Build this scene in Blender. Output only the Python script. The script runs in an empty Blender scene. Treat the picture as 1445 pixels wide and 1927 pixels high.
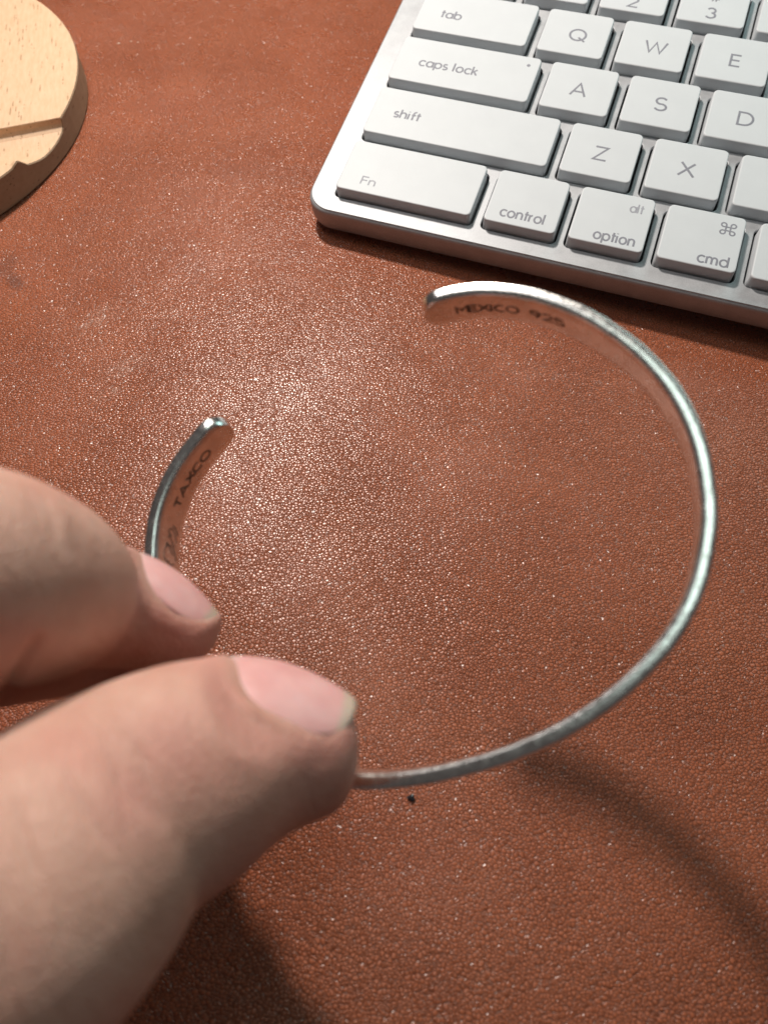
import bpy, bmesh, math, random
import numpy as np
from mathutils import Vector, Matrix
random.seed(4)
rng = np.random.default_rng(4)
S = 0.001                                   # everything below is written in millimetres
scene = bpy.context.scene
col = scene.collection

# ------------------------------------------------------------------ camera
CAM = np.array([36.535, -131.486, 116.466])
RC = np.array([[0.94148, 0.337, 0.00742], [0.29732, -0.81986, -0.48931], [-0.15881, 0.46288, -0.87208]])
F = 1336.0
cam = bpy.data.objects.new('camera', bpy.data.cameras.new('camera'))
col.objects.link(cam)
M = Matrix([[RC[0][i], -RC[1][i], -RC[2][i], CAM[i]*S] for i in range(3)] + [[0, 0, 0, 1]])
cam.matrix_world = M
cam.data.sensor_fit = 'HORIZONTAL'; cam.data.sensor_width = 36
cam.data.lens = F/1445*36
cam.data.clip_start = 0.005; cam.data.clip_end = 20
cam.data.dof.use_dof = True
cam.data.dof.focus_distance = 0.142
cam.data.dof.aperture_fstop = 27.0
cam.data.dof.aperture_blades = 0
scene.camera = cam

# ------------------------------------------------------------------ light
w = bpy.data.worlds.new('World'); scene.world = w; w.use_nodes = True
w.node_tree.nodes['Background'].inputs[0].default_value = (0.68, 0.60, 0.58, 1)
w.node_tree.nodes['Background'].inputs[1].default_value = 0.09

def area(name, loc, target, size, power, color, sy=None, shape='DISK'):
    l = bpy.data.lights.new(name, 'AREA'); l.shape = shape; l.size = size*S
    if sy: l.shape = 'RECTANGLE'; l.size_y = sy*S
    l.energy = power; l.color = color
    o = bpy.data.objects.new(name, l); col.objects.link(o)
    o.location = Vector(loc)*S
    d = Vector(target)-Vector(loc)
    o.rotation_euler = d.to_track_quat('-Z', 'Y').to_euler()
    return o
area('desk_lamp_light', (-114, 109, 273), (10, -20, 0), 32, 1.18, (1.0, 0.92, 0.83))
area('sheen_fill_light', (-150, 20, 330), (20, -90, 0), 110, 0.22, (1.0, 0.93, 0.92))  # weak wide fill, added to pull the leather sheen left and nearer
area('monitor_light', (230, 380, 270), (60, -60, 0), 360, 0.6, (0.62, 1.0, 0.97), sy=210)
area('rim_reflection_light', (-45, -95, 700), (20, -80, 0), 270, 0.36, (0.80, 1.0, 0.93))  # added overhead to give the bracelet rim a pale green reflection
scene.view_settings.view_transform = 'Standard'
scene.view_settings.look = 'None'
scene.view_settings.exposure = 0.0
scene.view_settings.gamma = 1.0
scene.render.engine = 'CYCLES'

# ------------------------------------------------------------------ helpers
def cw(px, py, d):
    """point at depth d (mm) behind pixel px,py of the photograph"""
    c = np.array([(px-722.5)/F, (py-963.5)/F, 1.0])*d
    return RC.T@c + CAM
def camdir(v):
    v = RC.T@np.array(v, float); return v/np.linalg.norm(v)
def thing(name, label, cat, loc):
    o = bpy.data.objects.new(name, None); col.objects.link(o)
    o.empty_display_size = 0.01
    o.location = Vector(loc)*S; o['label'] = label; o['category'] = cat
    o['_b'] = 0
    del o['_b']
    return o
def wloc(o):
    v = Vector((0, 0, 0))
    while o is not None:
        v = v+o.location; o = o.parent
    return v
def mesh_obj(name, verts, faces, mat, parent=None, smooth=False, origin=None, me=None):
    """verts in world mm; stored relative to the parent's place"""
    v = np.array(verts, float)*S
    base = np.array(wloc(parent)) if parent else (np.array(origin)*S if origin is not None else np.zeros(3))
    if me is None:
        me = bpy.data.meshes.new(name)
        me.from_pydata((v-base).tolist(), [], faces)
        me.materials.append(mat)
        if smooth is True:
            me.polygons.foreach_set('use_smooth', [True]*len(me.polygons))
        elif callable(smooth):
            for p in me.polygons: p.use_smooth = smooth(p)
        me.update()
    o = bpy.data.objects.new(name, me); col.objects.link(o)
    if parent: o.parent = parent
    elif origin is not None: o.location = Vector(origin)*S
    return o

class NT:
    def __init__(s, name):
        s.m = bpy.data.materials.new(name); s.m.use_nodes = True
        s.t = s.m.node_tree; s.n = s.t.nodes; s.l = s.t.links
        s.b = s.n['Principled BSDF']
        tc = s.n.new('ShaderNodeTexCoord')
        mp = s.n.new('ShaderNodeMapping'); mp.inputs['Scale'].default_value = (1000, 1000, 1000)
        s.l.new(tc.outputs['Object'], mp.inputs['Vector']); s.co = mp.outputs['Vector']
    def set(s, **k):
        for a, v in k.items():
            s.b.inputs[a.replace('_', ' ')].default_value = v
    def scaled(s, v, sx, sy, sz, rot=0):
        r = s.n.new('ShaderNodeMapping'); r.inputs['Rotation'].default_value = (0, 0, -rot)
        mp = s.n.new('ShaderNodeMapping'); mp.inputs['Scale'].default_value = (sx, sy, sz)
        s.l.new(v, r.inputs['Vector']); s.l.new(r.outputs['Vector'], mp.inputs['Vector']); return mp.outputs['Vector']
    def noise(s, scale, detail=3, rough=.5, vec=None, dist=0):
        n = s.n.new('ShaderNodeTexNoise'); n.inputs['Scale'].default_value = scale
        n.inputs['Detail'].default_value = detail; n.inputs['Roughness'].default_value = rough
        n.inputs['Distortion'].default_value = dist
        s.l.new(vec or s.co, n.inputs['Vector']); return n.outputs['Fac']
    def voro(s, scale, feature='F1', vec=None, rnd=1, out='Distance'):
        n = s.n.new('ShaderNodeTexVoronoi'); n.feature = feature
        n.inputs['Scale'].default_value = scale; n.inputs['Randomness'].default_value = rnd
        s.l.new(vec or s.co, n.inputs['Vector']); return n.outputs[out]
    def ramp(s, fac, stops, interp='LINEAR'):
        r = s.n.new('ShaderNodeValToRGB'); r.color_ramp.interpolation = interp
        e = r.color_ramp.elements
        while len(e) < len(stops): e.new(.5)
        for i, (p, c) in enumerate(stops):
            e[i].position = p; e[i].color = c if len(c) == 4 else (*c, 1)
        s.l.new(fac, r.inputs['Fac']); return r.outputs['Color']
    def map(s, v, a, b, c, d, smooth=False):
        n = s.n.new('ShaderNodeMapRange')
        if smooth: n.interpolation_type = 'SMOOTHSTEP'
        for i, x in enumerate((a, b, c, d)): n.inputs[i+1].default_value = x
        s.l.new(v, n.inputs[0]); return n.outputs[0]
    def math(s, op, a, b=None):
        n = s.n.new('ShaderNodeMath'); n.operation = op
        for i, x in enumerate((a, b)):
            if x is None: continue
            if isinstance(x, (int, float)): n.inputs[i].default_value = x
            else: s.l.new(x, n.inputs[i])
        return n.outputs[0]
    def mix(s, fac, a, b, mode='MIX'):
        n = s.n.new('ShaderNodeMix'); n.data_type = 'RGBA'; n.blend_type = mode
        if isinstance(fac, (int, float)): n.inputs[0].default_value = fac
        else: s.l.new(fac, n.inputs[0])
        for i, x in ((6, a), (7, b)):
            if isinstance(x, tuple): n.inputs[i].default_value = (*x[:3], 1)
            else: s.l.new(x, n.inputs[i])
        return n.outputs[2]
    def bump(s, h, dist_mm, strength=1.0, prev=None):
        n = s.n.new('ShaderNodeBump'); n.inputs['Distance'].default_value = dist_mm*S
        n.inputs['Strength'].default_value = strength
        s.l.new(h, n.inputs['Height'])
        if prev: s.l.new(prev, n.inputs['Normal'])
        return n.outputs['Normal']
    def to(s, out, inp): s.l.new(out, s.b.inputs[inp])

# ------------------------------------------------------------------ materials
def ondesk(px, py):
    c = RC.T@np.array([(px-722.5)/F, (py-963.5)/F, 1.0]); k = -CAM[2]/c[2]; return CAM+c*k
def mat_leather():
    t = NT('leather')
    n = t.n.new('ShaderNodeTexNoise'); n.inputs['Scale'].default_value = .5; n.inputs['Detail'].default_value = 2
    t.l.new(t.co, n.inputs['Vector'])
    add = t.n.new('ShaderNodeVectorMath'); add.operation = 'MULTIPLY_ADD'
    t.l.new(n.outputs['Color'], add.inputs[0]); add.inputs[1].default_value = (.9, .9, 0); t.l.new(t.co, add.inputs[2])
    v = t.scaled(add.outputs[0], 1, 1.18, 1, math.radians(19))
    vf = t.voro(1.75, 'F1', v); ve = t.voro(1.75, 'DISTANCE_TO_EDGE', v)
    vc = t.voro(1.75, 'F1', v, out='Color')
    sep = t.n.new('ShaderNodeSeparateColor'); t.l.new(vc, sep.inputs[0])
    dome = t.math('SUBTRACT', 1.0, t.math('MULTIPLY', t.math('MULTIPLY', vf, vf), 2.2))
    val_ = t.map(ve, 0.0, .17, 0, 1, True)
    lvl = t.math('MULTIPLY', val_, t.math('ADD', .7, t.math('MULTIPLY', sep.outputs[0], .6)))
    fine = t.noise(2.6, 3, .6)
    str_ = t.scaled(t.co, .45, 1.6, 1, math.radians(17))
    wr = t.noise(.75, 3, .6, str_)
    h = t.math('ADD', t.math('MULTIPLY', lvl, .70), t.math('MULTIPLY', dome, .42))
    h = t.math('ADD', h, t.math('MULTIPLY', fine, .17))
    h = t.math('ADD', h, t.math('MULTIPLY', wr, .42))
    # the grain is shallower in some places than in others
    amp = t.map(t.noise(.03, 2, .5), .35, .65, .65, 1.15)
    h = t.math('MULTIPLY', h, amp)
    nb = t.bump(t.noise(.035, 2, .5), 1.2, 1.0)
    t.to(t.bump(h, .13, 1.0, nb), 'Normal')
    base = t.ramp(t.noise(.05, 5, .6), [(.3, (.37, .104, .048)), (.7, (.43, .129, .061))])
    val = t.map(val_, 0, 1, .50, 1.0)
    base = t.mix(1.0, base, t.ramp(val, [(0, (0, 0, 0)), (1, (1, 1, 1))]), 'MULTIPLY')
    rough = t.map(t.noise(.12, 4, .6), .3, .7, .25, .33)
    def spot(px, py, rx, ry, ang):
        p = ondesk(px, py)
        a = t.n.new('ShaderNodeVectorMath'); a.operation = 'SUBTRACT'; a.inputs[1].default_value = tuple(p); t.l.new(t.co, a.inputs[0])
        b = t.scaled(a.outputs[0], 1/rx, 1/ry, 0, ang)
        c = t.n.new('ShaderNodeVectorMath'); c.operation = 'LENGTH'; t.l.new(b, c.inputs[0])
        return t.map(c.outputs['Value'], .3, 1.0, 1, 0, True)
    sc = t.map(t.noise(.9, 5, .75, t.scaled(t.co, .5, 1.6, 1, math.radians(60))), .46, .60, 0, 1)
    for px, py, rx, ry, an, am in ((235, 690, 8, 3.0, 55, .34), (180, 600, 7, 3.5, 70, .30), (320, 590, 5, 2.5, 30, .18), (205, 740, 5, 2, 50, .25), (1010, 700, 9, 3, 20, .10)):
        m_ = t.math('MULTIPLY', t.math('MULTIPLY', spot(px, py, rx, ry, math.radians(an)), sc), am)
        base = t.mix(m_, base, (.66, .46, .38))
    for px, py, rx, ry, an, am in ((28, 530, 4.5, 2.2, -35, .5), (12, 500, 3, 6, 10, .3), (520, 330, 20, 6, 15, .08)):
        m_ = t.math('MULTIPLY', spot(px, py, rx, ry, math.radians(an)), am)
        base = t.mix(m_, base, (.10, .045, .035))
    t.to(base, 'Base Color')
    t.to(rough, 'Roughness')
    t.set(Specular_IOR_Level=.62)
    return t.m
def mat_plastic():
    t = NT('key_plastic')
    g = t.noise(.16, 4, .65)
    t.to(t.ramp(g, [(.2, (.555, .575, .60)), (.8, (.59, .61, .635))]), 'Base Color')
    t.to(t.bump(t.noise(5, 2), .012, .5), 'Normal')
    t.set(Roughness=.5, Specular_IOR_Level=.4)
    return t.m
def mat_alu():
    t = NT('aluminium')
    g = t.noise(4.0, 3, .7); g2 = t.noise(.22, 4, .65)
    c = t.ramp(g2, [(.3, (.40, .41, .43)), (.7, (.49, .50, .52))])
    c = t.mix(.35, c, t.ramp(g, [(.35, (.6, .6, .6)), (.65, (1, 1, 1))]), 'MULTIPLY')
    t.to(c, 'Base Color')
    t.to(t.map(g2, .3, .7, .50, .62), 'Roughness')
    t.to(t.bump(g, .02, .8), 'Normal')
    t.set(Metallic=.5)
    return t.m
def flat(name, c, rough=.5, metal=0, noise_amt=.12, ns=1.0):
    t = NT(name)
    a = tuple(x*(1-noise_amt) for x in c); b = tuple(min(1, x*(1+noise_amt)) for x in c)
    t.to(t.ramp(t.noise(ns, 3), [(.3, a), (.7, b)]), 'Base Color')
    t.set(Roughness=rough, Metallic=metal)
    return t.m
def mat_silver():
    t = NT('silver')
    g = t.noise(.35, 4, .6); f = t.noise(1.3, 4, .65)
    c = t.ramp(g, [(.30, (.74, .72, .69)), (.60, (.92, .91, .88))])
    c = t.mix(t.map(f, .58, .68, 0, .35), c, (.45, .40, .36))
    t.to(c, 'Base Color')
    t.to(t.map(f, .3, .7, .15, .30), 'Roughness')
    nb = t.bump(t.noise(.35, 2), .08, .3)
    t.to(t.bump(f, .03, .35, nb), 'Normal')
    t.set(Metallic=1.0)
    return t.m
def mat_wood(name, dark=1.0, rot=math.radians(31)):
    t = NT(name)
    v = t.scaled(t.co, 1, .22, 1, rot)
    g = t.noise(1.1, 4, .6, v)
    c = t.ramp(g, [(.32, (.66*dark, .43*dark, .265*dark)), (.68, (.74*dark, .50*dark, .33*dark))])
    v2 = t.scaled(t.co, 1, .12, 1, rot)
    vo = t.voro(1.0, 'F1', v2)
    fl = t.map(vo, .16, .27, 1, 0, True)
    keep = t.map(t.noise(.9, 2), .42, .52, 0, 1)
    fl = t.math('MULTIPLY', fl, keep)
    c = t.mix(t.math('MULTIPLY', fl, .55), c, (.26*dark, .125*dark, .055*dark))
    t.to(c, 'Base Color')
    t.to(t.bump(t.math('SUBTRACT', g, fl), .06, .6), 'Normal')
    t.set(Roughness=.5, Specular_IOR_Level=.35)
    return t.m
def unit_(v):
    return v/np.linalg.norm(v)
def mat_skin():
    t = NT('skin')
    g = t.noise(.16, 4, .6); r = t.noise(.09, 3, .5)
    c = t.ramp(g, [(.3, (.56, .305, .230)), (.7, (.68, .405, .320))])
    c = t.mix(t.map(r, .45, .66, 0, .55), c, (.62, .285, .225))
    at = t.n.new('ShaderNodeAttribute'); at.attribute_name = 'blush'
    c = t.mix(at.outputs['Fac'], c, (.56, .23, .195))
    t.to(c, 'Base Color')
    ct = t.scaled(t.co, 1, 1, 1)
    f1 = t.voro(2.3, 'DISTANCE_TO_EDGE', t.scaled(t.co, 1, .6, 1, .9))
    f2 = t.noise(.7, 4, .6, t.scaled(t.co, 1.6, .6, 1, .6))
    h = t.math('ADD', t.math('MULTIPLY', t.map(f1, 0, .25, 0, 1), .35), t.math('MULTIPLY', f2, 1.0))
    # shallow folds running across the thumb and finger
    ax = unit_(cw(385, 1442, 66)-cw(205, 1537, 61))
    dt = t.n.new('ShaderNodeVectorMath'); dt.operation = 'DOT_PRODUCT'; dt.inputs[1].default_value = tuple(ax); t.l.new(t.co, dt.inputs[0])
    ph = t.math('ADD', t.math('MULTIPLY', dt.outputs['Value'], 3.0), t.math('MULTIPLY', t.noise(.16, 1, .5), 11))
    sn = t.math('POWER', t.math('ADD', t.math('MULTIPLY', t.math('SINE', ph), .5), .5), 4.0)
    msk = t.map(t.noise(.11, 2, .5), .42, .62, 0, 1, True)
    h = t.math('SUBTRACT', h, t.math('MULTIPLY', t.math('MULTIPLY', sn, msk), .30))
    t.to(t.bump(h, .15, 1.0), 'Normal')
    t.to(t.map(g, .3, .7, .44, .6), 'Roughness')
    t.set(Subsurface_Weight=.35, Subsurface_Scale=.0022, Specular_IOR_Level=.38)
    t.b.inputs['Subsurface Radius'].default_value = (1.0, .35, .2)
    return t.m
def mat_nail():
    t = NT('nail')
    at = t.n.new('ShaderNodeAttribute'); at.attribute_name = 'edge'
    g = t.noise(.35, 3)
    c = t.ramp(g, [(.3, (.73, .36, .345)), (.7, (.80, .45, .43))])
    c = t.mix(t.map(at.outputs['Fac'], .88, .95, 0, 1, True), c, (.60, .46, .37))
    c = t.mix(t.map(at.outputs['Fac'], .16, .02, 0, .55, True), c, (.78, .60, .56))
    t.to(c, 'Base Color')
    t.to(t.bump(t.noise(1.0, 2, .5, t.scaled(t.co, 1, 1, 1)), .04, .5), 'Normal')
    t.set(Roughness=.33, Specular_IOR_Level=.5, Subsurface_Weight=.25, Subsurface_Scale=.001)
    return t.m
LEATHER = mat_leather(); PLAST = mat_plastic(); ALU = mat_alu(); SILVER = mat_silver()
INK = flat('legend_ink', (.21, .21, .245), .6)
INKL = flat('pale_legend_ink', (.30, .30, .34), .6)
WELL = flat('key_well', (.035, .035, .04), .6)
UNDER = flat('rubber_underside', (.03, .03, .032), .7)
OXIDE = flat('oxidised_engraving', (.075, .05, .038), .6, ns=4)
WOOD = mat_wood('beech_wood')
WOODS = mat_wood('shaded_beech_side', .46)  # same beech darkened: the shade on the disc's side is in the colour
SKIN = mat_skin(); NAIL = mat_nail()
SPECK = flat('black_crumb', (.012, .012, .015), .35)
LINT = flat('pale_lint', (.75, .68, .60), .8)

# ------------------------------------------------------------------ desk top
n = 60
xs = np.linspace(-900, 1100, n); ys = np.linspace(-900, 1000, n)
vs = [(x, y, 0) for y in ys for x in xs]
fs = [(j*n+i, j*n+i+1, (j+1)*n+i+1, (j+1)*n+i) for j in range(n-1) for i in range(n-1)]
desk = mesh_obj('desk_surface', vs, fs, LEATHER)
desk['kind'] = 'structure'

# ------------------------------------------------------------------ stroke lettering
def arc(cx, cy, rx, ry, a0, a1, n=14):
    return [(cx+rx*math.cos(math.radians(a0+(a1-a0)*i/n)), cy+ry*math.sin(math.radians(a0+(a1-a0)*i/n))) for i in range(n+1)]
G = {   # x-height 1, cap height 1.5; (advance, strokes)
 'a': (1.12, [arc(.46, .5, .46, .5, 0, 360, 22), [(.92, 1), (.92, 0)]]),
 'b': (1.12, [arc(.46, .5, .46, .5, 0, 360, 22), [(0, 1.5), (0, 0)]]),
 'c': (.95, [arc(.46, .5, .46, .5, 48, 312, 18)]),
 'd': (1.12, [arc(.46, .5, .46, .5, 0, 360, 22), [(.92, 1.5), (.92, 0)]]),
 'f': (.62, [[(.2, 0), (.2, 1.1)]+arc(.45, 1.15, .25, .33, 180, 75, 8), [(0, .9), (.5, .9)]]),
 'h': (1.0, [[(0, 1.5), (0, 0)], arc(.38, .6, .38, .4, 180, 0, 12)+[(.76, 0)]]),
 'i': (.32, [[(0, 1), (0, 0)], [(0, 1.36), (0, 1.40)]]),
 'k': (.88, [[(0, 1.5), (0, 0)], [(.62, 1), (.02, .45)], [(.22, .62), (.68, 0)]]),
 'l': (.32, [[(0, 1.5), (0, 0)]]),
 'm': (1.5, [[(0, 1), (0, 0)], arc(.31, .62, .31, .38, 180, 0, 10)+[(.62, 0)], arc(.93, .62, .31, .38, 180, 0, 10)+[(1.24, 0)]]),
 'n': (1.0, [[(0, 1), (0, 0)], arc(.38, .6, .38, .4, 180, 0, 12)+[(.76, 0)]]),
 'o': (1.14, [arc(.46, .5, .46, .5, 0, 360, 22)]),
 'p': (1.12, [arc(.46, .5, .46, .5, 0, 360, 22), [(0, 1), (0, -.45)]]),
 'r': (.62, [[(0, 1), (0, 0)], arc(.38, .55, .38, .45, 180, 95, 8)]),
 's': (.78, [arc(.3, .74, .27, .26, 50, 250, 10)+arc(.3, .25, .29, .25, 70, -140, 10)]),
 't': (.60, [[(.2, 1.38), (.2, 0)], [(0, .98), (.48, .98)]]),
 'F': (.95, [[(0, 0), (0, 1.5), (.78, 1.5)], [(0, .8), (.68, .8)]]),
 'Q': (1.7, [arc(.72, .75, .72, .75, 0, 360, 28), [(.85, .42), (1.45, -.05)]]),
 'W': (2.0, [[(0, 1.5), (.48, 0), (.95, 1.4), (1.42, 0), (1.9, 1.5)]]),
 'E': (.95, [[(.86, 1.5), (0, 1.5), (0, 0), (.88, 0)], [(0, .77), (.78, .77)]]),
 'A': (1.5, [[(0, 0), (.68, 1.5), (1.36, 0)], [(.24, .48), (1.12, .48)]]),
 'S': (1.1, [arc(.5, 1.12, .42, .38, 35, 255, 14)+arc(.5, .39, .46, .39, 75, -150, 14)]),
 'D': (1.3, [[(0, 0), (0, 1.5), (.5, 1.5)]+arc(.5, .75, .72, .75, 90, -90, 16)+[(0, 0)]]),
 'Z': (1.15, [[(0, 1.5), (1.05, 1.5), (0, 0), (1.08, 0)]]),
 'X': (1.2, [[(0, 0), (1.12, 1.5)], [(.08, 1.5), (1.2, 0)]]),
 '2': (1.0, [arc(.45, 1.05, .43, .45, 160, -25, 12)+[(.02, 0), (.95, 0)]]),
 '3': (1.0, [arc(.42, 1.12, .38, .38, 150, -80, 12), arc(.42, .40, .46, .40, 80, -150, 14)]),
 '#': (1.1, [[(.3, 0), (.5, 1.5)], [(.7, 0), (.9, 1.5)], [(0, .5), (1.05, .5)], [(.1, 1), (1.15, 1)]]),
 'M': (1.3, [[(0, 0), (0, 1.5), (.6, .5), (1.2, 1.5), (1.2, 0)]]),
 'I': (.4, [[(.1, 0), (.1, 1.5)]]),
 'C': (1.2, [arc(.62, .75, .62, .75, 50, 310, 16)]),
 'O': (1.5, [arc(.66, .75, .66, .75, 0, 360, 20)]),
 'T': (1.2, [[(0, 1.5), (1.1, 1.5)], [(.55, 1.5), (.55, 0)]]),
 '9': (1.0, [arc(.45, 1.05, .42, .43, 0, 360, 16), [(.87, 1.05), (.55, 0)]]),
 '5': (1.0, [[(.85, 1.5), (.15, 1.5), (.08, .85)]+arc(.42, .47, .45, .47, 125, -150, 14)]),
 ' ': (.55, []),
 '@': (0, []),
}
CMD = [arc(-.5, .5, .26, .26, 0, 270, 14)+[], arc(.5, .5, .26, .26, 180, -90, 14), arc(-.5, -.5, .26, .26, 0, -270, 14), arc(.5, -.5, .26, .26, 180, 450, 14),
       [(-.24, .5), (-.24, -.5)], [(.24, .5), (.24, -.5)], [(-.5, .24), (.5, .24)], [(-.5, -.24), (.5, -.24)]]
def text_strokes(txt, width=None, xh=1.0):
    x = 0; out = []; mx = 0
    for ch in txt:
        adv, st = G[ch]
        for s in st:
            out.append([(x+a, b) for a, b in s]); mx = max(mx, max(a for a, b in out[-1]))
        x += adv+.10
    k = width/(mx*xh) if width else 1
    return [[(a*xh*k, b*xh) for a, b in s] for s in out]
def tube_strokes(strokes, place, wid, hgt, nseg=8):
    """flattened round stroke; place(a,b,c) -> world point (c = height over the surface)"""
    V = []; Fc = []
    for st in strokes:
        P = [np.array(p, float) for p in st]
        P = [P[0]]+[q for p, q in zip(P, P[1:]) if np.linalg.norm(q-p) > 1e-5]
        if len(P) < 2: continue
        closed = np.linalg.norm(P[0]-P[-1]) < 1e-4 and len(P) > 3
        rows = []
        m = len(P)
        for i, p in enumerate(P):
            if closed: a, b = P[(i-1) % (m-1)], P[(i+1) % (m-1)]
            else: a, b = P[max(0, i-1)], P[min(m-1, i+1)]
            # mitre
            d1 = p-a if np.linalg.norm(p-a) > 1e-9 else b-p
            d2 = b-p if np.linalg.norm(b-p) > 1e-9 else p-a
            d1 = d1/np.linalg.norm(d1); d2 = d2/np.linalg.norm(d2)
            t = d1+d2
            if np.linalg.norm(t) < .2: t = d1
            t /= np.linalg.norm(t); nn = np.array([-t[1], t[0]])
            k = 1/max(.55, abs(nn@np.array([-d1[1], d1[0]])))
            q = p
            if not closed and i == 0: q = p-d2*wid*.1
            if not closed and i == m-1: q = p+d1*wid*.1
            r = []
            for j in range(nseg):
                an = 2*math.pi*j/nseg
                w_ = wid/2*math.cos(an)*k; h_ = hgt*math.sin(an)
                pt = q+nn*w_
                V.append(place(pt[0], pt[1], h_)); r.append(len(V)-1)
            rows.append(r)
        for r0, r1 in zip(rows, rows[1:]):
            for j in range(nseg):
                Fc.append((r0[j], r0[(j+1) % nseg], r1[(j+1) % nseg], r1[j]))
        if not closed:
            Fc.append(tuple(rows[0][::-1])); Fc.append(tuple(rows[-1]))
    return V, Fc

# ------------------------------------------------------------------ keyboard
KT, PT = 10.8, 8.2
def rrect(x0, y0, x1, y1, r, n=5):
    P = []
    for cx, cy, a in ((x1-r, y1-r, 0), (x0+r, y1-r, 90), (x0+r, y0+r, 180), (x1-r, y0+r, 270)):
        for i in range(n+1):
            t = math.radians(a+90*i/n); P.append((cx+r*math.cos(t), cy+r*math.sin(t)))
    return P
def loft(loops, cap0=True, cap1=True):
    V = []; Fc = []; m = len(loops[0])
    for L in loops: V += L
    for k in range(len(loops)-1):
        for i in range(m):
            j = (i+1) % m
            Fc.append((k*m+i, k*m+j, (k+1)*m+j, (k+1)*m+i))
    if cap0: Fc.append(tuple(range(m-1, -1, -1)))
    if cap1: Fc.append(tuple(range((len(loops)-1)*m, len(loops)*m)))
    return V, Fc
kb = thing('keyboard', 'compact aluminium keyboard with white keys lying flat at the top right of the leather desk', 'keyboard', (140, 37, 0))
rows = []
PV, GV, W1 = 17.94, 3.06, 16.1
def row_y(r): return r*PV+GV/2, (r+1)*PV-GV/2
keys = []
def addrow(r, items):
    y0, y1 = row_y(r)
    for (x0, x1, leg) in items: keys.append((x0, x1, y0, y1, leg))
addrow(-1, [(-2.1, 30.1, [('Fn', 3.3, -14.0, 3.3, 1.45, .36, INKL)]), (33.1, 49.2, [('control', 36.4, -14.45, 9.6, 1.75, .46, INK)]),
            (52.0, 68.1, [('option', 57.3, -15.1, 8.6, 1.75, .46, INK), ('alt', 63.2, -6.1, 2.8, 1.55, .38, INKL)]),
            (71.0, 87.3, [('cmd', 79.3, -15.3, 6.1, 1.75, .46, INK), ('CMD', 83.9, -5.3, 2.0, 0, .36, INK)]),
            (90.3, 201, []), (204, 220.1, []), (223, 239.1, []), (242, 258.1, []), (261, 281, [])])
zr = [(-1.95, 42.5, [('shift', 3.9, 7.5, 6.4, 1.7, .46, INK)])]
for i in range(10): zr.append((45.4+19*i, 45.4+19*i+W1, [('Z', 52.0, 6.6, 2.85, 2.5, .55, INK)] if i == 0 else [('X', 70.9, 6.85, 3.3, 2.5, .55, INK)] if i == 1 else []))
zr.append((235.4, 281, [])); addrow(0, zr)
ar = [(-1.85, 33.1, [('caps lock', 4.4, 25.15, 14.6, 1.75, .46, INK), ('DOT', 30.4, 31.4, .5, 0, .7, INK)])]
al = {0: ('A', 42.2, 24.6, 3.45, 2.6, .55, INK), 1: ('S', 61.7, 24.6, 2.7, 2.6, .55, INK), 2: ('D', 80.5, 24.7, 3.2, 2.55, .55, INK)}
for i in range(11): ar.append((35.87+19*i, 35.87+19*i+W1, [al[i]] if i in al else []))
ar.append((244.9, 281, [])); addrow(1, ar)
qr = [(-1.6, 27.7, [('tab', 4.4, 42.75, 5.1, 1.75, .46, INK)])]
ql = {0: ('Q', 37.3, 42.45, 3.9, 2.5, .55, INK), 1: ('W', 55.6, 42.6, 5.0, 2.45, .55, INK), 2: ('E', 75.7, 42.6, 2.15, 2.45, .55, INK)}
for i in range(12): qr.append((30.5+19*i, 30.5+19*i+W1, [ql[i]] if i in ql else []))
qr.append((258.5, 281, [])); addrow(2, qr)
nr = [(-1.4, 19.6, [])]
nl = {1: [('2', 48.4, 57.1, 2.4, 2.4, .55, INK)], 2: [('3', 67.4, 57.4, 2.1, 2.3, .55, INK), ('#', 67.3, 63.4, 2.4, 1.6, .38, INK)]}
for i in range(12): nr.append((22.6+19*i, 22.6+19*i+W1, nl.get(i, [])))
nr.append((250.6, 281, [])); addrow(3, nr)
addrow(4, [(-1.3+20.3*i, -1.3+20.3*i+17.2, []) for i in range(14)])
ktop = 4.95*PV+2
bx0, bx1, by0, by1 = -8.9, 287.6, -21.6, ktop+4
# base shell (tray) with rounded edges, and the top plate with a hole round every key
out = lambda ins: rrect(bx0+ins, by0+ins, bx1-ins, by1-ins, 6.3-ins*.6, 10)
L = []
for ins, z in ((2.6, 1.2), (1.2, 1.5), (.45, 2.3), (.12, 3.4), (0.0, 5.0), (0.0, 7.0), (.12, 7.55), (.5, 7.95), (.75, 8.03)):
    L.append([(x, y, z if z > 4 else z-max(0, (y+21)*.09)*(4.2-z)/3) for x, y in out(ins)])
V, Fc = loft(L, True, False)
# inner wall and dark floor of the tray
shell = mesh_obj('body', V, Fc, ALU, kb, smooth=lambda p: len(p.vertices) == 4)
cu = bpy.data.curves.new('plate', 'CURVE'); cu.dimensions = '2D'; cu.fill_mode = 'BOTH'; cu.extrude = .35*S; cu.bevel_depth = .12*S; cu.bevel_resolution = 1; cu.offset = -.12*S
def addspline(P):
    s = cu.splines.new('POLY'); s.points.add(len(P)-1)
    for q, (x, y) in zip(s.points, P): q.co = (x*S, y*S, 0, 1)
    s.use_cyclic_u = True
addspline(out(.55))
for x0, x1, y0, y1, _ in keys:
    addspline(rrect(x0-.55, y0-.5, x1+.62, y1+.5, 1.5, 5))
tmp = bpy.data.objects.new('tmp', cu); col.objects.link(tmp)
bpy.context.view_layer.update()
me = bpy.data.meshes.new_from_object(tmp.evaluated_get(bpy.context.evaluated_depsgraph_get()))
bpy.data.objects.remove(tmp)
kl = np.array([140, 37, 0])*S
me.transform(Matrix.Translation(Vector((0, 0, (PT-.47)*S))-Vector(kl)))
me.materials.clear(); me.materials.append(ALU)
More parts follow.
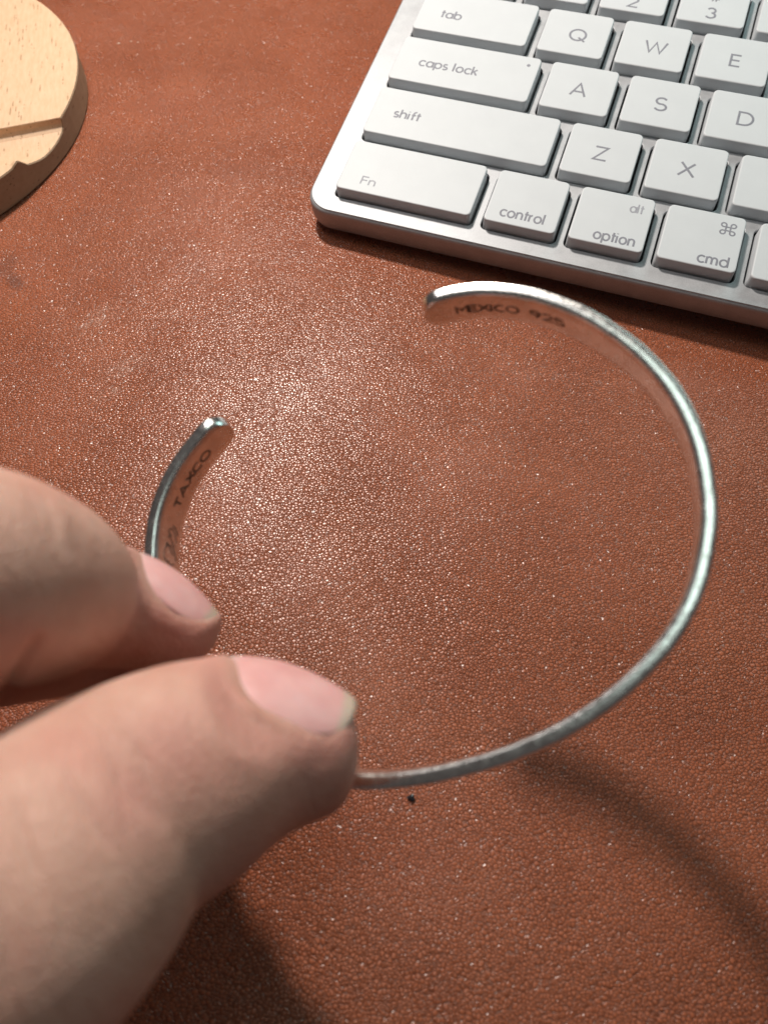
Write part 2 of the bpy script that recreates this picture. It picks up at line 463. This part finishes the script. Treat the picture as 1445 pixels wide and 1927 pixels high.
plate = bpy.data.objects.new('top_plate', me); col.objects.link(plate); plate.parent = kb
V, Fc = loft([[(x, y, z) for x, y in rrect(bx0+3.5, by0+3, bx1-3.5, by1-3, 3)] for z in (5.2, 5.6)])
mesh_obj('switch_plate', V, Fc, WELL, kb)
for fx in (2, 276):
    for fy in (-12, 84):
        V, Fc = loft([[(fx+4*math.cos(a*math.pi/8), fy+4*math.sin(a*math.pi/8), z) for a in range(16)] for z in (-(fy+20)*.1737-(fx-20)*.026+.05, 1.3 if fy < 0 else -4)])
        mesh_obj('rubber_foot', V, Fc, UNDER, kb)
def keycap(w_, d_):
    L = []
    for ins, z in ((-.12, 6.6), (-.05, 8.0), (0, 10.3), (.02, 10.55), (.09, 10.71), (.20, 10.78), (.36, 10.8)):
        L.append([(x, y, z) for x, y in rrect(ins, ins, w_-ins, d_-ins, 1.15-ins*.5, 6)])
    return loft(L, False, True)
kcache = {}
for x0, x1, y0, y1, legs in keys:
    k = (round(x1-x0, 2), round(y1-y0, 2))
    if k not in kcache:
        V, Fc = keycap(*k)
        me = bpy.data.meshes.new('key'); me.from_pydata([(a*S, b*S, c*S) for a, b, c in V], [], Fc); me.materials.append(PLAST)
        for p in me.polygons: p.use_smooth = len(p.vertices) == 4
        kcache[k] = me
    o = bpy.data.objects.new('key', kcache[k]); col.objects.link(o); o.parent = kb
    jz = random.uniform(-.06, .03)
    o.location = Vector((x0*S, y0*S, jz*S))-Vector(kl)
    for (txt, lx, ly, lw, xh, sw, mt) in legs:
        if txt == 'CMD': st = [[(lx+a*lw, ly+b*lw) for a, b in s] for s in CMD]
        elif txt == 'DOT': st = [[(lx+.1*math.cos(q), ly+.1*math.sin(q)) for q in np.linspace(0, 2*math.pi, 9)]]
        else:
            if txt[0] in 'QWEASDZX23#F' : xh_ = xh if txt != 'Fn' else xh
            else: xh_ = xh
            st = [[(lx+a, ly+b) for a, b in s] for s in text_strokes(txt, lw, xh_)]
        V, Fc = tube_strokes(st, lambda a, b, c: (a, b, KT+jz+.004+c), sw, .03)
        e = mesh_obj('legend', V, Fc, mt, o)
        if txt == 'DOT': e.name = 'indicator_dot'

# the board stands tilted on its feet
GK = np.array([[0.99967, -0.00222, -0.02578], [-0.00222, 0.98526, -0.17103], [0.02578, 0.17103, 0.98493]])
kb.matrix_world = Matrix.Translation(Vector(GK@(kl/S-np.array([20, -20, 0])))*S) @ Matrix(GK.tolist()).to_4x4()

# ------------------------------------------------------------------ wooden coaster with grooved ledge
WC = np.array([-162.0, -5.5]); WR = 64.0; WH = 8.0
ch = np.array([-.778, -.628]); ch /= np.linalg.norm(ch)           # along the chord
qn = np.array([-ch[1], ch[0]])                                     # away from the chord, towards the viewer
P0 = np.array([-99.65, 5.68])
if qn[1] > 0: qn = -qn
q_ch = (P0-WC)@qn
prof = [(-WR, WH)]
for a in np.linspace(-WR, q_ch-.4, 26)[1:]: prof.append((a, WH))
GR = [(-.1, WH-.03), (0.0, WH-.2), (.15, WH-1.4), (.5, 5.9), (1.4, 5.3), (3.0, 4.9), (4.8, 4.65), (7.0, 4.55), (9.1, 4.65), (10.6, 5.0), (11.8, 5.4), (12.8, 6.0), (13.8, 6.8), (14.6, 7.5), (15.2, 7.9), (15.5, WH)]
for a, z in GR: prof.append((q_ch+a, z))
qmax = WR
for a in np.linspace(q_ch+16.2, qmax-.01, 24): prof.append((a, WH))
wd = thing('wooden_coaster', 'round pale beech wood disc with a grooved chipped ledge top left', 'wood disc', (WC[0], WC[1], 0))
NP = 181
V = []; Fc = []
prow = []
for (q, z) in prof:
    half = math.sqrt(max(WR*WR-q*q, 1e-4))
    r = []
    for i in range(NP):
        p = half*math.sin(math.pi/2*(2*i/(NP-1)-1))
        xy = WC-ch*p+qn*q                       # i grows towards the right-hand end
        zz = z
        if q > q_ch+9:                            # chipped lip
            b = sum(h*math.exp(-((p-c)/s)**2) for c, s, h in ((44.3, 1.0, .7), (46.6, .8, -.9), (48.5, .7, .3), (38, 2.5, .3), (28, 4, .3)))
            zz = z+b*math.exp(-((q-q_ch-15.2)/2.0)**2)
        V.append((xy[0], xy[1], zz)); r.append(len(V)-1)
    prow.append(r)
for a, b in zip(prow, prow[1:]):
    for i in range(NP-1): Fc.append((a[i], a[i+1], b[i+1], b[i]))
top = mesh_obj('top_face', V, Fc, WOOD, wd)
Vs = []; Fs = []
rim = [r[-1] for r in prow]+[r[0] for r in prow[::-1]]
rimv = [V[i] for i in rim]
m = len(rimv)
for z in (None, -.35, 'b', 'c'):
    for (x, y, zz) in rimv:
        d = np.array([x, y])-WC; u = d/np.linalg.norm(d)
        if z is None: Vs.append((x, y, zz))
        elif z == -.35: Vs.append((x+u[0]*.22, y+u[1]*.22, zz-.3))
        elif z == 'b': Vs.append((x+u[0]*.22, y+u[1]*.22, .5))
        else: Vs.append((x-u[0]*.3, y-u[1]*.3, .02))
for k in range(3):
    for i in range(m): Fs.append((k*m+i, (k+1)*m+i, (k+1)*m+(i+1) % m, k*m+(i+1) % m))
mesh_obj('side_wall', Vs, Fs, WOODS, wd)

# ------------------------------------------------------------------ silver cuff bracelet
BN = camdir((.30, .28, 1.0)); B0 = cw(820, 1010, 80)
def onring(px, py):
    c = cw(px, py, 1.0)-CAM; c = c/np.linalg.norm(c)
    k = ((B0-CAM)@BN)/(c@BN); return CAM+c*k
rpx = [(409, 779), (388, 794), (347, 844.6), (322, 880), (299.4, 926.8), (284, 977), (278, 1034), (280, 1110), (303, 1215), (362, 1320), (450, 1405), (550, 1457),
       (655, 1477), (766, 1474), (926, 1438), (1065, 1380), (1181, 1298), (1263, 1205), (1299, 1146), (1323, 1077), (1335, 1005), (1338, 955), (1330, 885), (1313, 813),
       (1285, 754), (1245, 696), (1200, 653), (1136, 603.5), (1063, 567), (990, 545), (918, 538), (860, 543), (816, 553), (786, 568)]
cp = [onring(*p) for p in rpx]
def catmull(P, per=16):
    P = [np.array(p) for p in P]
    P = [2*P[0]-P[1]]+P+[2*P[-1]-P[-2]]
    o = []
    for i in range(1, len(P)-2):
        for k in range(per):
            t = k/per
            a, b, c, d = P[i-1:i+3]
            o.append(.5*((2*b)+(c-a)*t+(2*a-5*b+4*c-d)*t*t+(3*b-a-3*c+d)*t**3))
    o.append(P[-2]); return np.array(o)
cl = catmull(cp)
for _ in range(260):                                   # iron out tracing wobble
    cl[1:-1] = .5*cl[1:-1]+.25*(cl[:-2]+cl[2:])
sl = np.r_[0, np.cumsum(np.linalg.norm(np.diff(cl, axis=0), axis=1))]
LEN = sl[-1]
ss = np.r_[np.array([.01, .08, .2, .4, .65, .95, 1.3, 1.7, 2.1, 2.5]), np.linspace(3, LEN-3, 300), LEN-np.array([2.5, 2.1, 1.7, 1.3, .95, .65, .4, .2, .08, .01])]
def cen(s):
    return np.array([np.interp(s, sl, cl[:, i]) for i in range(3)])
cmid = cl.mean(0)
def frame(s):
    p = cen(s); t = cen(min(s+.6, LEN))-cen(max(s-.6, 0)); t /= np.linalg.norm(t)
    o = np.cross(t, BN); o /= np.linalg.norm(o)
    if o@(p-cmid) < 0: o = -o
    return p, t, o
BW = 6.1
CS = [(-.50, .0), (-.79, .17), (-.885, .34), (-.885, 1.5), (-.88, BW/2), (-.88, BW-1.5), (-.86, BW-.3), (-.72, BW-.03), (0, BW), (.45, BW-.12), (.74, BW-.6), (.92, BW*.68), (.96, BW/2), (.92, BW*.32), (.86, .6), (.80, .22), (.72, .05), (.60, 0), (.2, -.02), (-.2, -.02)]
V = []; Fc = []
for s in ss:
    p, t, o = frame(s)
    e = min(s, LEN-s); k = math.sqrt(max(0, 1-max(0, 1-e/2.6)**2)) if e < 2.6 else 1
    k = max(k, .08); kr = 1 if e > .5 else .72+.28*e/.5
    jit = .02*math.sin(s*.9)+.015*math.sin(s*2.3+1)
    for (r, a) in CS:
        aa = BW/2+(a-BW/2)*k
        q = p+o*(r*kr+(jit if r > 0 else jit*.4))+BN*aa
        V.append(q)
m = len(CS)
for i in range(len(ss)-1):
    for j in range(m): Fc.append((i*m+j, i*m+(j+1) % m, (i+1)*m+(j+1) % m, (i+1)*m+j))
Fc.append(tuple(range(m))); Fc.append(tuple(range(len(V)-1, len(V)-m-1, -1)))
br = thing('cuff_bracelet', 'thin open silver cuff bracelet held between thumb and forefinger above the leather', 'bracelet', tuple(cmid))
band = mesh_obj('band', V, Fc, SILVER, br, smooth=True)
bm = bmesh.new(); bm.from_mesh(band.data); bmesh.ops.recalc_face_normals(bm, faces=bm.faces); bm.to_mesh(band.data); bm.free()
def inner(s0, b0):
    # a runs towards smaller s, b (letter height) towards the viewer-side rim
    def f(a, b, c):
        p, t, o = frame(s0-a)
        return p+o*(-.885-c)+BN*(BW-b0-b)
    return f
def near_s(px, py):
    q = onring(px, py); return sl[np.argmin(np.linalg.norm(cl-q, axis=1))]
sM = near_s(868, 541)
sE = near_s(1068, 568)
for txt, s0, wdt in (('MEXICO', LEN-4.4, 8.2), ('925', LEN-14.2, 4.6)):
    # reads away from the far tip: a grows with decreasing s
    V, Fc = tube_strokes(text_strokes(txt, wdt, .95), inner(s0, 2.2), .36, .03)
    mesh_obj('stamped_word' if txt[0] == 'M' else 'stamped_number', V, Fc, OXIDE, br)
V, Fc = tube_strokes(text_strokes('TAXCO', 9.2, .85), inner(13.8, 2.3), .34, .03)
mesh_obj('stamped_word', V, Fc, OXIDE, br)
sig = [[(0, 2.2), (.6, 3.0), (1.7, 2.9), (2.4, 2.1), (2.2, 1.2), (1.4, .5), (.5, .3)], [(1.2, 1.0), (1.9, 1.7), (2.7, 2.5), (2.0, 2.6)], [(2.4, .7), (3.1, 1.5), (3.8, 2.1), (3.3, 2.4)],
       [(3.2, .4), (4.0, .8), (4.8, 1.8), (4.3, 2.4), (3.8, 1.6)], [(4.2, .2), (4.9, .9), (5.3, 1.7)], [(.2, 2.2), (-.3, 1.6), (0, .8)]]
V, Fc = tube_strokes([[tuple(x) for x in catmull([np.array(q) for q in s], 5)] for s in sig], inner(21.6, 1.0), .2, .05)
mesh_obj('engraved_signature', V, Fc, OXIDE, br)

# ------------------------------------------------------------------ hand
def chain(pts, per=7, tip_cap=.9, base_cap=.6, flat=1.0, flatdir=None, nseg=40):
    """pts: (centre vec, radius); closed tube with ellipsoid ends"""
    C = catmull([np.r_[c, r] for c, r in pts], per)
    cs, rs = C[:, :3], C[:, 3]
    L = []
    t0 = cs[1]-cs[0]; t0 /= np.linalg.norm(t0)
    t1 = cs[-1]-cs[-2]; t1 /= np.linalg.norm(t1)
    seq = []
    for a in np.linspace(90, 8, 8):
        a = math.radians(a); seq.append((cs[0]-t0*rs[0]*tip_cap*math.sin(a), rs[0]*max(math.cos(a), .02), t0))
    for i in range(len(cs)):
        t = cs[min(i+1, len(cs)-1)]-cs[max(i-1, 0)]; seq.append((cs[i], rs[i], t/np.linalg.norm(t)))
    for a in np.linspace(8, 90, 8):
        a = math.radians(a); seq.append((cs[-1]+t1*rs[-1]*base_cap*math.sin(a), rs[-1]*max(math.cos(a), .02), t1))
    up = flatdir if flatdir is not None else camdir((0, 0, -1))
    for c, r, t in seq:
        v = up-(up@t)*t; v /= np.linalg.norm(v); u = np.cross(t, v)
        L.append([tuple(c+r*(math.cos(2*math.pi*j/nseg)*u+flat*math.sin(2*math.pi*j/nseg)*v)) for j in range(nseg)])
    return loft(L)
def cc(x, y, z): return RC.T@np.array([x, y, z], float)+CAM       # camera millimetres -> world
def pr(px, py, rpx_, d): return (cw(px, py, d), rpx_*d/F)
parts = []
TH = [(590, 1397, 136, 71.5), (500, 1410, 160, 69.5), (385, 1442, 203, 66), (205, 1537, 238, 61), (110, 1630, 272, 57), (-10, 1745, 300, 53.5), (-190, 1900, 330, 53)]
IDX = [(345, 1174, 84, 83.5), (300, 1163, 97, 83), (222, 1147, 110, 81), (140, 1127, 136, 76), (55, 1105, 184, 68), (-60, 1085, 215, 62), (-180, 1080, 215, 60)]
parts.append(chain([pr(*a) for a in TH], tip_cap=.56))
parts.append(chain([pr(*a) for a in IDX], tip_cap=.85))
# off-frame: index to its knuckle, thumb to the wrist, palm and the three curled fingers
MID = [(300, 1222, 82, 94), (205, 1205, 98, 92.5), (80, 1192, 126, 88), (-60, 1190, 146, 83), (-210, 1180, 140, 79)]
mc = [pr(*a) for a in MID]+[(cc(-74, 22, 76), 8.8), (cc(-88, 36, 76), 9.6)]
parts.append(chain(mc, tip_cap=.85))
last = pr(*IDX[-1]); parts.append(chain([last, (cc(-55, 10, 60), 9.4), (cc(-74, 22, 64), 10.0), (cc(-84, 30, 68), 10.5)]))
lt = pr(*TH[-1]); parts.append(chain([lt, (cc(-52, 50, 58), 15), (cc(-72, 60, 64), 17), (cc(-92, 66, 70), 19)]))
for k, (mcp, pip, dip, tip, r) in enumerate([((-92, 42, 80), (-70, 24, 93), (-66, 36, 104), (-71, 48, 104), 7.2), ((-98, 52, 84), (-80, 38, 98), (-77, 48, 106), (-82, 56, 104), 6.3)]):
    parts.append(chain([(cc(*tip), r*.86), (cc(*dip), r*.95), (cc(*pip), r*1.05), (cc(*[(a+b)/2 for a, b in zip(pip, mcp)]), r*1.12), (cc(*mcp), r*1.25)]))
parts.append(chain([(cc(-84, 32, 70), 11), (cc(-93, 48, 72), 15), (cc(-104, 66, 76), 18), (cc(-122, 86, 80), 21), (cc(-150, 112, 84), 24)]))
parts.append(chain([(cc(-90, 44, 80), 10), (cc(-100, 60, 82), 14), (cc(-112, 76, 84), 17)]))
V = []; Fc = []
for v, f_ in parts:
    o = len(V); V += list(v); Fc += [tuple(i+o for i in g) for g in f_]
me = bpy.data.meshes.new('raw'); me.from_pydata([tuple(np.array(v)*S) for v in V], [], Fc)
tmp = bpy.data.objects.new('raw', me); col.objects.link(tmp)
md = tmp.modifiers.new('r', 'REMESH'); md.mode = 'VOXEL'; md.voxel_size = .42*S; md.use_smooth_shade = True
sm = tmp.modifiers.new('s', 'SMOOTH'); sm.factor = .5; sm.iterations = 22
bpy.context.view_layer.update()
ev = tmp.evaluated_get(bpy.context.evaluated_depsgraph_get())
hm = bpy.data.meshes.new_from_object(ev); bpy.data.objects.remove(tmp)
N = len(hm.vertices)
hv = np.zeros(N*3); hm.vertices.foreach_get('co', hv); hv = hv.reshape(-1, 3)/S
hn = np.zeros(N*3); hm.vertex_normals.foreach_get('vector', hn); hn = hn.reshape(-1, 3)
blush = np.zeros(N)

# nails: curved plates set in the finger's own frame
def unit(v): v = np.array(v, float); return v/np.linalg.norm(v)
def nail_frame(c, ax, dor):
    ax = unit(ax); dor = unit(dor-(dor@ax)*ax); return c, ax, dor, np.cross(ax, dor)
NAILS = []
TN = nail_frame(cw(545, 1412, 70.5), camdir((.955, .28, .10)), camdir((.27, -.95, -.14)))
NAILS.append((TN, 12.7, 8.0, 51, -8.4))
IN = nail_frame(cw(308, 1184, 83.2), camdir((.79, .61, .18)), camdir((.60, -.79, .0)))
NAILS.append((IN, 11.2, 6.2, 53, -7.7))
def curve(u, rad):
    return -.30*rad*np.clip(np.abs(u-.38), 0, .75)**2.0*np.where(u > .38, 1.0, .9)*1.6
def nail_height(c, ax, dor, lat, ln, rad, half, u0):
    """move hand skin so that the plate lies bedded in it"""
    global hv
    d = hv-c
    u = (d@ax-u0)/ln; a = d@dor; b = d@lat
    ang = np.degrees(np.arctan2(b, a)); rr = np.hypot(a, b)
    e = np.abs(ang)/half
    tt = np.clip(1-(np.abs(2*u-1))**3.0, 0, 1)**(1/2.2)
    inside = (u > -.02) & (u < .97) & (e < tt) & (rr > rad*.6) & (rr < rad*1.5)
    return inside, u, e, rr
for (c, ax, dor, lat), ln, rad, half, u0 in NAILS:
    d = hv-c; u = (d@ax-u0)/ln; a = d@dor; b = d@lat
    ang = np.degrees(np.arctan2(b, a)); rr = np.hypot(a, b); e = np.abs(ang)/half
    box = (u > -.25) & (u < 1.2) & (e < 1.45) & (rr < rad*1.6) & (a > 0)
    # signed: >0 outside of plate outline
    su = np.where(u < .5, (np.clip((.5-u)/.5, 0, 3))**2.3, np.clip((u-.5)/.56, 0, 3)**3.5)
    q = (np.clip(e, 0, 3)**2.4+su)**(1/2.4)
    target = rad-.25+curve(u, rad)
    wgt = np.clip((1.02-q)/.2, 0, 1)
    fold = .30*np.exp(-((q-1.16)/.16)**2)*(u < .8)
    nr_ = rr*(1-wgt)+target*wgt+fold
    # outside the plate: blend the skin to be close to the plate's level right beside it
    near = np.clip(1-(q-1.0)/.38, 0, 1)*(q >= 1)*(u < 1.0)
    nr_ = nr_*(1-near*.75)+(rad+.18+curve(u, rad)+fold*.8)*near*.75
    k = np.where(box & (rr > 1e-6), nr_/np.maximum(rr, 1e-6), 1)
    off = (a[:, None]*dor+b[:, None]*lat)*(k-1)[:, None]
    hv = hv+off
    blush = np.maximum(blush, np.where(box, np.exp(-((q-1.2)/.3)**2)*.5, 0))
# soften the nail folds
eg = np.zeros(len(hm.edges)*2, int); hm.edges.foreach_get('vertices', eg); eg = eg.reshape(-1, 2)
soft = np.zeros(N)
for (c, ax, dor, lat), ln, rad, half, u0 in NAILS:
    d = hv-c; u = (d@ax-u0)/ln; a = d@dor; b = d@lat
    soft = np.maximum(soft, ((u > -.4) & (u < 1.3) & (np.hypot(a, b) < rad*1.5) & (a > -1)).astype(float))
cnt = np.bincount(eg.ravel(), minlength=N)[:, None]
for _ in range(9):
    ac = np.zeros_like(hv); np.add.at(ac, eg[:, 0], hv[eg[:, 1]]); np.add.at(ac, eg[:, 1], hv[eg[:, 0]])
    hv = hv+(ac/cnt-hv)*(.5*soft)[:, None]
# creases: polylines on the skin as seen from above, pressed into the surface
pc = (hv-CAM)@RC.T
ppx = np.stack([pc[:, 0]/pc[:, 2]*F+722.5, pc[:, 1]/pc[:, 2]*F+963.5], 1)
facing = ((hn@unit(RC.T@np.array([0, 0, 1.]))) < .1)
def seg_dist(P, line):
    best = np.full(len(P), 1e9); par = np.zeros(len(P)); ns = len(line)-1
    for i, (a, b) in enumerate(zip(line, line[1:])):
        a = np.array(a, float); b = np.array(b, float); t = np.clip(((P-a)@(b-a))/((b-a)@(b-a)), 0, 1)
        d = np.linalg.norm(P-(a+t[:, None]*(b-a)), axis=1)
        par = np.where(d < best, (i+t)/ns, par); best = np.minimum(best, d)
    return best, np.sin(math.pi*par)**.7
CRE = [([(20, 1500), (50, 1600), (85, 1720)], 9, .5), ([(110, 1440), (160, 1520), (215, 1610)], 8, .42), ([(190, 1400), (235, 1480), (285, 1545)], 8, .34),
       ([(-5, 1660), (10, 1760), (15, 1900)], 10, .3), ([(235, 1370), (275, 1430), (300, 1500)], 7, .26), ([(80, 1195), (62, 1225), (30, 1275), (-5, 1325)], 12, .8),
       ([(95, 935), (120, 975), (130, 1030)], 11, -.16), ([(70, 930), (98, 975), (108, 1035)], 9, .16), ([(150, 1380), (195, 1450), (240, 1540)], 6, .14)]
for line, wd_, dep in CRE:
    dd, fade = seg_dist(ppx, line)
    k = dep*fade*np.exp(-(dd/wd_)**2)*facing*(pc[:, 2] < 92)
    hv = hv-hn*k[:, None]
for (bx, by, br_, am) in ((250, 1500, 90, .5), (330, 1420, 110, .45), (600, 1450, 90, .4), (380, 1225, 60, .45), (330, 1160, 70, .2)):
    blush = np.maximum(blush, am*np.exp(-(np.hypot(ppx[:, 0]-bx, ppx[:, 1]-by)/br_)**2)*facing)
person = thing('person', 'left hand reaching in from the lower left pinching a silver bracelet between thumb and forefinger', 'hand', tuple(cc(-92, 60, 75)))
base = np.array(person.location)
hm.vertices.foreach_set('co', (hv*S-base).ravel())
hm.update()
at = hm.attributes.new('blush', 'FLOAT', 'POINT'); at.data.foreach_set('value', blush)
hm.materials.clear(); hm.materials.append(SKIN)
hand = bpy.data.objects.new('hand_skin', hm); col.objects.link(hand); hand.parent = person
for (c, ax, dor, lat), ln, rad, half, u0 in NAILS:
    nu, nv = 26, 23
    V = []; E = []; Fc = []
    for lay in (0, 1):
        for i in range(nu):
            u = i/(nu-1)
            # outline: rounded root, nearly straight sides, gently rounded free edge
            uu = u
            hw = (1-abs(2*uu-1)**2.3)**(1/1.9) if uu < .5 else (1-abs((uu-.5)/.56)**3.6)**(1/2.4)
            hw = max(hw, .2)
            for j in range(nv):
                v = 2*j/(nv-1)-1
                an = math.radians(half*v*hw)
                lift = .16*math.sin(math.pi*min(1, u))
                r = rad+lift-(.42 if lay else 0)-.2*(1-u)**3+float(curve(u, rad))
                # free edge bulges forward in the middle
                du = (.06*(1-v*v) if u > .5 else 0)*max(0, (u-.5)/.5)
                q = c+ax*(u0+ln*(u+du))+r*(math.cos(an)*dor+math.sin(an)*lat)
                V.append(q); E.append(u+.02*(1-v*v))
    idx = lambda l, i, j: l*nu*nv+i*nv+j
    for i in range(nu-1):
        for j in range(nv-1):
            Fc.append((idx(0, i, j), idx(0, i, j+1), idx(0, i+1, j+1), idx(0, i+1, j)))
            Fc.append((idx(1, i, j), idx(1, i+1, j), idx(1, i+1, j+1), idx(1, i, j+1)))
        for j in (0, nv-1):
            g = (idx(0, i, j), idx(0, i+1, j), idx(1, i+1, j), idx(1, i, j)); Fc.append(g)
    for j in range(nv-1):
        for i in (0, nu-1): Fc.append((idx(0, i, j), idx(1, i, j), idx(1, i, j+1), idx(0, i, j+1)))
    o = mesh_obj('fingernail', V, Fc, NAIL, person, smooth=True)
    bm = bmesh.new(); bm.from_mesh(o.data); bmesh.ops.recalc_face_normals(bm, faces=bm.faces); bm.to_mesh(o.data); bm.free()
    a = o.data.attributes.new('edge', 'FLOAT', 'POINT'); a.data.foreach_set('value', E)

# ------------------------------------------------------------------ crumbs and lint
def crumb(name, label, cat, px, py, size, mat, stretch=(1, 1, .6), rot=0, group=None):
    p = ondesk(px, py)
    bm = bmesh.new(); bmesh.ops.create_icosphere(bm, subdivisions=2, radius=1)
    for v in bm.verts:
        k = 1+random.uniform(-.28, .28)
        v.co = Vector((v.co.x*stretch[0], v.co.y*stretch[1], v.co.z*stretch[2]))*k*size*S
    me = bpy.data.meshes.new(name); bm.to_mesh(me); bm.free(); me.materials.append(mat)
    o = bpy.data.objects.new(name, me); col.objects.link(o)
    o.location = Vector((p[0], p[1], size*stretch[2]*.8))*S; o.rotation_euler[2] = rot
    o['label'] = label; o['category'] = cat
    if group: o['group'] = group
crumb('crumb', 'tiny black crumb on the leather just below the lower edge of the bracelet', 'crumb', 774, 1502, .55, SPECK)
crumb('lint', 'short pale thread of lint, leftmost of three specks right of the wood disc', 'lint', 223, 81, .55, LINT, (1, .18, .15), .5, 'pale lint specks near the wood disc')
crumb('lint', 'pale dot of lint, middle of three specks right of the wood disc', 'lint', 247, 77, .25, LINT, (1, .6, .4), 0, 'pale lint specks near the wood disc')
crumb('lint', 'pale dot of lint, rightmost of three specks right of the wood disc', 'lint', 260, 79, .28, LINT, (1, .6, .4), 1, 'pale lint specks near the wood disc')
